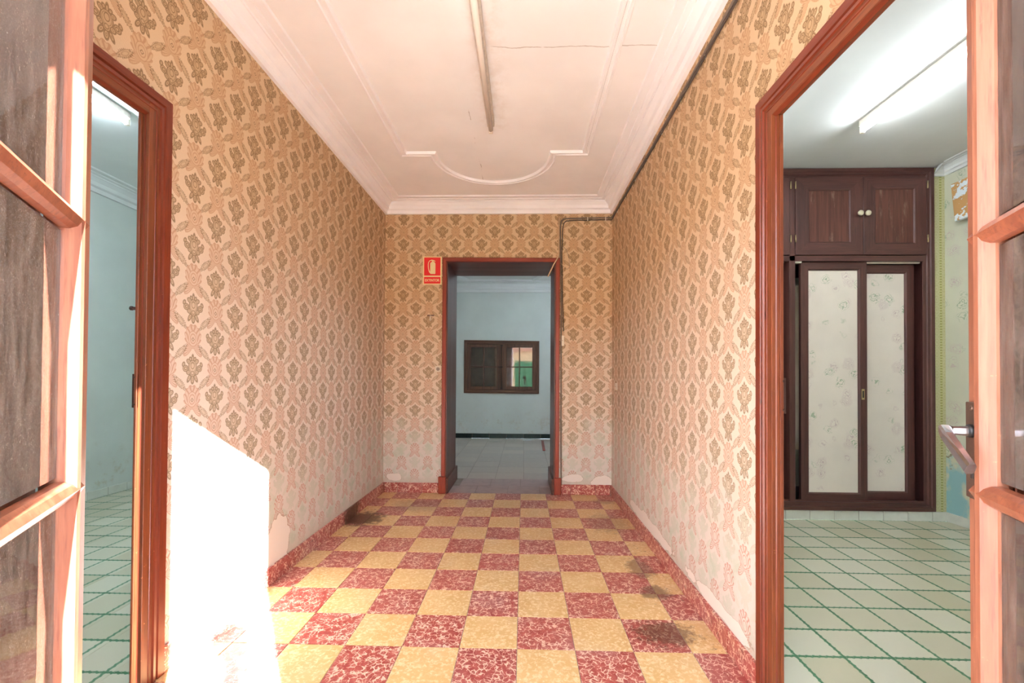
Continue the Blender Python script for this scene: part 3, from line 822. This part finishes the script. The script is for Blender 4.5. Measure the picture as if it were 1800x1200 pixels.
# pale track strips over the sliding doors
wb(2.89, 3.685, 2.150, 3.33, 3.70, 2.162, 0).build('track_strip', CREAMP, ward)
wb(2.280, 3.66, 2.150, 2.336, 3.70, 2.162, 0).build('track_strip', CREAMP, ward)
def framed(nm, x0, x1, z0, z1, y0, y1, st, pm, pd, fm=None):
    """door: four rails mitred as separate sub-parts round a panel"""
    r = wb(x0+st-.006, (y0+y1)/2-.002+pd, z0+st-.006, x1-st+.006, (y0+y1)/2+.006+pd, z1-st+.006, 0).build(nm, pm, ward)
    pr = [(0, 0), (0, y1-y0), (.003, y1-y0+.002), (st-.012, y1-y0+.002), (st-.004, y1-y0-.004), (st, y1-y0-.012), (st, 0)]
    f = lambda a, b, h: (a-2.25, y1-3.655-h, b)
    pth = [(x0, z0), (x0, z1), (x1, z1), (x1, z0)]
    for k, (n2, ax) in enumerate((('stile', 'z'), ('rail', 'x'), ('stile', 'z'), ('rail', 'x'))):
        MB().sweep([(-d, h) for d, h in pr], pth, f, closed=True, only=k).build(n2, wood('dark', ax), r)
    return r
u1 = framed('cupboard_door', 2.276, 2.829, 2.212, 2.862, 3.642, 3.660, .115, WASH, 0)
u2 = framed('cupboard_door', 2.832, 3.345, 2.212, 2.862, 3.642, 3.660, .105, WASH, 0)
u3 = framed('cupboard_door', 1.70, 2.226, 2.212, 2.862, 3.642, 3.660, .11, WASH, 0)
u4 = framed('cupboard_door', 1.165, 1.697, 2.212, 2.862, 3.642, 3.660, .11, WASH, 0)
for u, x in ((u1, 2.789), (u2, 2.850), (u3, 1.745), (u4, 1.655)):
    MB().lathe([(.006, 0), (.007, .012), (.020, .020), (.023, .030), (.018, .038), (.006, .041)], 16, Matrix.Translation((x-2.25, 3.641-3.655, 2.552)) @ Matrix.Rotation(PI/2, 4, 'X')).build('knob', KNOBW, u)
for x, u in ((2.233, u3), (2.272, u1), (3.352, u2)):
    for z in (2.315, 2.765):
        MB().tube([(x-2.25, 3.636-3.655, z), (x-2.25, 3.636-3.655, z+.062)], .005, 8).build('hinge', BRASS, u)
s1 = framed('sliding_door', 2.338, 2.884, .152, 2.160, 3.676, 3.704, .070, FLORAL, 0)
s2 = framed('sliding_door', 2.790, 3.312, .152, 2.148, 3.722, 3.750, .074, FLORAL, 0)
s3 = framed('sliding_door', 1.70, 2.21, .152, 2.148, 3.722, 3.750, .074, FLORAL, 0)
s4 = framed('sliding_door', 1.17, 1.74, .152, 2.160, 3.676, 3.704, .070, FLORAL, 0)
mb = MB(); mb.box(2.836-2.25, .0185, 1.002, 2.862-2.25, .0215, 1.092, .001)
mb.build('recessed_pull', BRASS, s1)
MB().box(2.843-2.25, .0160, 1.018, 2.855-2.25, .0190, 1.076, .001).build('pull_recess', BLACK, s1)

# ------------------------------------------------------------------ internal window in the far room
w1 = sroot('window_1')
fwn = lambda a, b, h: (a, FY1+.002-h, b)
WP_ = [(0, 0), (0, .020), (.022, .024), (.030, .014), (.062, .012), (.070, .004), (.074, -.05)]
path = [(-1.148, .866), (-1.148, 1.890), (.303, 1.876), (.303, .860)]
for k, ax in ((0, 'z'), (1, 'x'), (2, 'z'), (3, 'x')):
    MB().sweep([(-d, h) for d, h in WP_], path, fwn, closed=True, only=k).build('window_frame', wood('window', ax), w1)
MB().box(WX0, FY1+.10, WZ0, WX1, FY1+.11, WZ1).build('back_board', plain('dim_back_board', (158, 138, 126), .8), w1)
MB().box(-.455, FY1-.012, .935, -.385, FY1+.03, 1.81, .004).build('meeting_stile', wood('window', 'z'), w1)
for (sx0, sx1) in ((-1.076, -.455), (-.385, .232)):
    z0, z1 = .935, 1.812; st = .062
    mb = MB(); fy = FY1+.002
    for q in ((sx0, z0, sx0+st, z1), (sx1-st, z0, sx1, z1), (sx0+st, z0, sx1-st, z0+st), (sx0+st, z1-st, sx1-st, z1)):
        mb.box(q[0], fy-.004, q[1], q[2], fy+.028, q[3], .003)
    sa = mb.build('sash', wood('window', 'z'), w1)
    cx_ = (sx0+sx1)/2; cz_ = (z0+z1)/2
    MB().box(cx_-.011, fy+.002, z0+st, cx_+.011, fy+.022, z1-st, .003).build('glazing_bar', wood('window', 'z'), sa)
    MB().box(sx0+st, fy+.003, cz_-.011, sx1-st, fy+.021, cz_+.011, .003).build('glazing_bar', wood('window', 'x'), sa)
    for ax0, ax1 in ((sx0+st, cx_-.011), (cx_+.011, sx1-st)):
        for az0, az1 in ((z0+st, cz_-.011), (cz_+.011, z1-st)):
            MB().box(ax0, fy+.012, az0, ax1, fy+.015, az1).build('pane', GLASS_WIN, sa)
bolt = MB(); bolt.tube([(-.420, FY1-.022, .955), (-.420, FY1-.022, 1.80)], .006, 8)
for z in (.965, 1.37, 1.785): bolt.box(-.440, FY1-.030, z-.014, -.400, FY1-.010, z+.014, .002)
bolt.box(-.50, FY1-.034, 1.362, -.42, FY1-.024, 1.378, .002)
bolt.build('window_bolt', RUST, w1)

# ------------------------------------------------------------------ fluorescent lights
def tube_light(name, label, x, y0, y1, zc_, lit):
    t = thing(name, label, 'light', (x, (y0+y1)/2, zc_)); L = (y1-y0)/2
    MB().box(-.025, -L, -.045, .025, L, -.0005, .004).build('batten', BATTEN, t)
    for s_ in (-1, 1):
        e = MB(); e.box(-.014, s_*L-.012, -.088, .014, s_*L+.010, -.044, .003)
        e.build('lamp_holder', CREAMP, t)
    MB().tube([(0, -L+.010, -.070), (0, L-.010, -.070)], .013 if lit else .016, 12).build('fluorescent_tube', lit or TUBE_OFF, t)
    return t
tube_light('fluorescent_light', 'unlit fluorescent tube batten on the corridor ceiling', -.235, 1.45, 2.95, CZC, None)
tube_light('fluorescent_light', 'lit fluorescent tube in the right room above the wardrobe', 2.32, 1.50, 2.99, CZC, TUBE_ON)
tube_light('fluorescent_light', 'added fill tube in the right room, unseen behind the corridor wall', 1.28, 2.15, 3.45, CZC, TUBE_FILL)  # added out of view to even the light on wardrobe and ceiling
tube_light('fluorescent_light', 'lit fluorescent tube seen through the left doorway', -2.82, 1.45, 2.95, LZ, TUBE_ON2)
tube_light('fluorescent_light', 'lit fluorescent tube in the far room, hidden behind the back doorway', 1.12, 5.8, 7.3, FZ, TUBE_ON3)

# ------------------------------------------------------------------ sign, switches, hook, cables
sign = thing('fire_extinguisher_sign', 'red and cream EXTINTOR sign with extinguisher symbol beside back doorway', 'sign', (-.934, YB, 2.256))
MB().box(-.096, -.004, -.144, .096, -.0005, .144, .001).build('backing', CREAMSIGN, sign)
up = MB().box(-.084, -.0052, -.052, .084, -.004, .133).build('red_field', REDSIGN, sign)
lo = MB().box(-.084, -.0052, -.134, .084, -.004, -.066).build('red_field', REDSIGN, sign)
fs = lambda a, b, h: (a, -h, b)
mb = MB()
body = [(-.018, -.036), (.030, -.036), (.032, -.028), (.032, .070), (.026, .082), (.012, .088), (-.006, .088), (-.018, .080), (-.022, .070), (-.022, -.028)]
mb.prism(body, fs, .0052, .0062)
mb.prism([(-.002, .088), (.010, .088), (.010, .098), (-.002, .098)], fs, .0052, .0062)
mb.prism([(-.010, .098), (.030, .090), (.032, .096), (.014, .106), (-.008, .110), (-.014, .104)], fs, .0052, .0062)
hose = [(-.010, .104), (-.026, .100), (-.038, .084), (-.042, .060), (-.040, .030), (-.036, .006), (-.028, -.014), (-.018, -.026)]
outl = []; inn = []
for i, p in enumerate(hose):
    a = Vector(hose[max(i-1, 0)]); c = Vector(hose[min(i+1, len(hose)-1)]); d = (c-a).normalized(); n2 = Vector((-d.y, d.x)); wd = .0035+.002*(i > 5)
    outl.append(Vector(p)+n2*wd); inn.append(Vector(p)-n2*wd)
for i in range(len(hose)-1):
    mb.prism([outl[i], outl[i+1], inn[i+1], inn[i]], fs, .0052, .0062)
mb.build('extinguisher_symbol', CREAMSIGN, up)
cu = bpy.data.curves.new('word', 'FONT'); cu.body = 'EXTINTOR'; cu.size = .036; cu.align_x = 'CENTER'; cu.align_y = 'CENTER'; cu.extrude = .0005; cu.offset = .0007
to = bpy.data.objects.new('lettering', cu); C.objects.link(to); bpy.context.view_layer.update()
dg = bpy.context.evaluated_depsgraph_get(); tm = bpy.data.meshes.new_from_object(to.evaluated_get(dg)); bpy.data.objects.remove(to)
xs = [v.co.x for v in tm.vertices]; ys = [v.co.y for v in tm.vertices]; sx = .148/(max(xs)-min(xs)); mx_ = (max(xs)+min(xs))/2; my_ = (max(ys)+min(ys))/2
tm.transform(Matrix(((sx, 0, 0, -mx_*sx), (0, 0, -1, -.0058), (0, 1.0, 0, -.100-my_), (0, 0, 0, 1)))); tm.materials.clear(); tm.materials.append(CREAMSIGN)
link('lettering', tm, lo)

sw = thing('light_switch', 'small white light switch on papered wall left of back doorway', 'switch', (-.866, YB, 1.252))
MB().box(-.030, -.012, -.030, .030, -.0005, .030, .004).build('switch_plate', CREAMP, sw)
MB().lathe([(.018, 0), (.018, .004), (.012, .008)], 16, Matrix.Translation((0, -.012, 0)) @ Matrix.Rotation(PI/2, 4, 'X')).build('rocker', plain('grey_rocker', (150, 140, 128), .5), sw)
hk = thing('wall_hook', 'small metal bracket with white hook on back wall under the sign', 'hook', (-.947, YB, 1.775))
MB().box(-.036, -.005, .016, .036, -.0005, .030, .001).build('bracket', AGED, hk)
MB().tube([(0, -.006, .020), (0, -.014, .010), (0, -.018, -.012), (0, -.014, -.026), (0, -.006, -.030)], [.008, .009, .010, .011, .006], 10).build('hook', CREAMP, hk)
jb = thing('junction_plate', 'narrow cream junction plate beside the right casing of back doorway', 'plate', (.393, YB, 1.545))
MB().box(-.017, -.012, -.052, .017, -.0005, .052, .003).build('cover', CREAMP, jb)
MB().lathe([(.004, 0), (.003, .002)], 8, Matrix.Translation((0, -.012, 0)) @ Matrix.Rotation(PI/2, 4, 'X')).build('screw', AGED, jb)
pl2 = thing('socket_plate', 'tiny white plate low on right wall near the back corner', 'plate', (XR, 4.115, 1.09))
MB().box(-.010, -.035, -.034, -.0005, .035, .034, .003).build('cover', CREAMP, pl2)
MB().lathe([(.004, 0), (.003, .002)], 8, Matrix.Translation((-.010, 0, 0)) @ Matrix.Rotation(-PI/2, 4, 'Y')).build('screw', AGED, pl2)

def wig(pts, amp, n=10):
    out = []
    for i in range(len(pts)-1):
        a, c = Vector(pts[i]), Vector(pts[i+1])
        for k in range(n):
            t = k/n; v = a.lerp(c, t)
            if i+k: v = v+Vector((random.uniform(-1, 1)*amp*.3, random.uniform(-1, 1)*amp*.3, random.uniform(-1, 1)*amp))
            out.append(v)
    out.append(Vector(pts[-1])); return out
cb1 = MB().tube(wig([(XR-.008, .45, 2.775), (XR-.008, 2.4, 2.77), (XR-.008, YB-.010, 2.788), (.47, YB-.008, 2.782), (.40, YB-.008, 2.778), (.375, YB-.008, 2.755), (.366, YB-.008, 2.70), (.368, YB-.010, 2.42), (.378, YB-.008, 1.9), (.380, YB-.008, 1.2), (.383, YB-.008, .35), (.384, YB-.03, .10)], .002), .0065, 7).build('wall_cable', GREYCABLE, None, label='thick grey cable run under right cornice and down beside back doorway', cat='cable')
cb2 = MB().tube(wig([(XR-.007, .45, 2.752), (XR-.007, 2.4, 2.748), (XR-.007, YB-.009, 2.768), (.49, YB-.007, 2.762), (.425, YB-.007, 2.756), (.402, YB-.007, 2.735), (.390, YB-.007, 2.68), (.382, YB-.007, 2.42), (.394, YB-.007, 1.9), (.402, YB-.007, 1.64)], .002), .005, 7).build('wall_cable', DARKCABLE, None, label='thinner dark cable beneath the grey one, ending at the junction plate', cat='cable')
clip = MB().box(-.004, -.010, -.018, .004, .0, .018, .001).mesh('cable_clip', CREAMP)
for i, y in enumerate([.8+k*.33 for k in range(11)]):
    o = link('cable_clip', clip, cb1, (XR-.006, y, 2.765)); o.rotation_euler.z = PI/2
for x in (.82, .64):
    o = link('cable_clip', clip, cb1, (x, YB-.006, 2.774)); o.rotation_euler.y = 0
MB().tube([(.352, YB-.012, 2.80), (.350, YB-.012, 2.60), (.352, YB-.016, 2.44), (.345, YB-.034, 2.385), (.300, YB-.042, 2.31), (.262, YB-.038, 2.23), (.240, YB-.036, 2.185)], .0065, 7).build('door_wire', WHCABLE, None, label='dirty white wire hanging across the top right corner of back doorway', cat='cable')
MB().tube([(.372, YB-.012, 2.335), (.392, YB-.010, 2.30), (.400, YB-.008, 2.24)], .003, 6).build('loose_wire', WHCABLE, None, label='thin loose wire curling over the right casing corner of back doorway', cat='cable')
MB().tube([(.395, YB-.006, 2.50), (.43, YB-.006, 2.46), (.455, YB-.006, 2.38), (.46, YB-.006, 2.29), (.435, YB-.008, 2.265), (.41, YB-.006, 2.28)], .002, 6).build('loose_wire', GREYCABLE, None, label='fine grey wire loop on the wallpaper right of back doorway', cat='cable')

# scraps on the far floor, flaking board in the right room
MB().box(-.022, -.52, 0, .022, .52, .012, .003).build('red_strip', REDSTRIP, None, loc=(.348, 7.42, .001), label='reddish brown strip lying on the far room floor', cat='strip').rotation_euler.z = -.02
mb = MB(); pts = [(-.09, -.04), (-.03, -.07), (.05, -.05), (.10, 0), (.06, .06), (-.02, .05), (-.08, .04)]
v0 = [mb.bm.verts.new((x, y, .004+random.uniform(0, .014))) for x, y in pts]; c0 = mb.bm.verts.new((0, 0, .012))
v1 = [mb.bm.verts.new((v.co.x, v.co.y, v.co.z-.002)) for v in v0]; c1 = mb.bm.verts.new((0, 0, .010))
for i in range(7):
    j = (i+1) % 7; mb._f([c0, v0[i], v0[j]]); mb._f([c1, v1[j], v1[i]]); mb._f([v0[i], v1[i], v1[j], v0[j]])
mb.build('paper_scrap', SCRAP, None, loc=(.08, 8.0, 0), label='crumpled white paper scrap by the far skirting', cat='paper')
fb = thing('flaking_board', 'small wall board with flaking white and ochre paint near the wardrobe', 'board', (RX1, 3.445, 2.575))
mb = MB().mat(FLAKY)
mb.prism([(-.30, -.13), (.075, -.13), (.105, .18), (-.30, .18)], lambda a, b, h: (-h, a, b), .035, .065); mb.build('board_face', None, fb)
MB().box(-.036, -.28, -.10, -.0005, .05, .15).build('board_backing', wood('window', 'y'), fb)

# ------------------------------------------------------------------ street outside (lit by the sun, mirrored in the panes)
MB().box(-14, -16, -.20, 14, -.5, -.06).build('street', PAVE, kind='structure')
ho = thing('street_house', 'low ochre house across the street with green garage door', 'building', (0, -8.0, -.06))
MB().box(-6, -3, 0, 6, 0, 2.75).build('wall', STREET, ho)
ROOFM = plain('clay_roof', (176, 110, 80), .8)
mb = MB().mat(ROOFM); mb.prism([(-.25, 2.72), (.0, 2.72), (-1.6, 3.45), (-3.2, 2.72)][::-1], lambda a, b, h: (h, a+.2, b), -6.2, 6.2); mb.build('roof', None, ho)
dr = MB().box(-.5, 0, .05, 1.4, .05, 2.15, .01).build('green_door', GREEND, ho)
for x in (-.35, .1, .55, 1.0): MB().box(x, .05, .2, x+.32, .06, 2.0, .004).build('door_panel', GREEND, dr)
for x in (-3.2, 3.0):
    wnd = MB().box(x, 0, 1.0, x+1.0, .04, 2.0, .01).build('window', wood('window', 'z'), ho)
    MB().box(x+.08, .04, 1.08, x+.92, .045, 1.92).build('pane', GLASS_CLEAN, wnd)

# ------------------------------------------------------------------ the photographer's camera on its tripod (its shadow falls in the sun patch)
tp = thing('camera_tripod', 'black tripod standing in the entrance doorway behind the viewpoint', 'tripod', (.055, -.085, 0))
MB().tube([(0, 0, .45), (0, 0, 1.02)], .014, 12).build('centre_column', BLACK, tp)
for k in range(3):
    a = math.radians(-90+120*k)
    MB().tube([(.03*math.cos(a), .03*math.sin(a), .80), (.17*math.cos(a), .17*math.sin(a), .38), (.28*math.cos(a), .28*math.sin(a), 0)], [.014, .012, .009], 10).build('leg', BLACK, tp)
MB().lathe([(.028, .99), (.030, 1.03), (.022, 1.05), (.026, 1.075), (.018, 1.10), (.034, 1.105), (.034, 1.118)], 16).build('ball_head', BLACK, tp)
MB().tube([(.02, 0, 1.07), (.065, 0, 1.065)], [.006, .011], 8).build('lock_knob', BLACK, tp)
cb = thing('photo_camera', 'black camera body mounted on the tripod behind the viewpoint', 'camera', (.055, -.085, 1.119))
mb = MB().box(-.072, -.036, 0, .072, .020, .092, .010); mb.build('body', BLACK, cb)
mb = MB().mat(BLACK); mb.prism([(-.034, .09), (.034, .09), (.022, .122), (-.022, .122)], lambda a, b, h: (a, -h, b), -.018, .034); mb.build('viewfinder_hump', None, cb)
MB().lathe([(.034, .018), (.036, .04), (.038, .062)], 24, Matrix.Translation((0, 0, .046)) @ Matrix.Rotation(-PI/2, 4, 'X')).build('lens', BLACK, cb)
MB().lathe([(.009, .0), (.009, .008)], 12, Matrix.Translation((.050, -.005, .092))).build('shutter_button', AGED, cb)
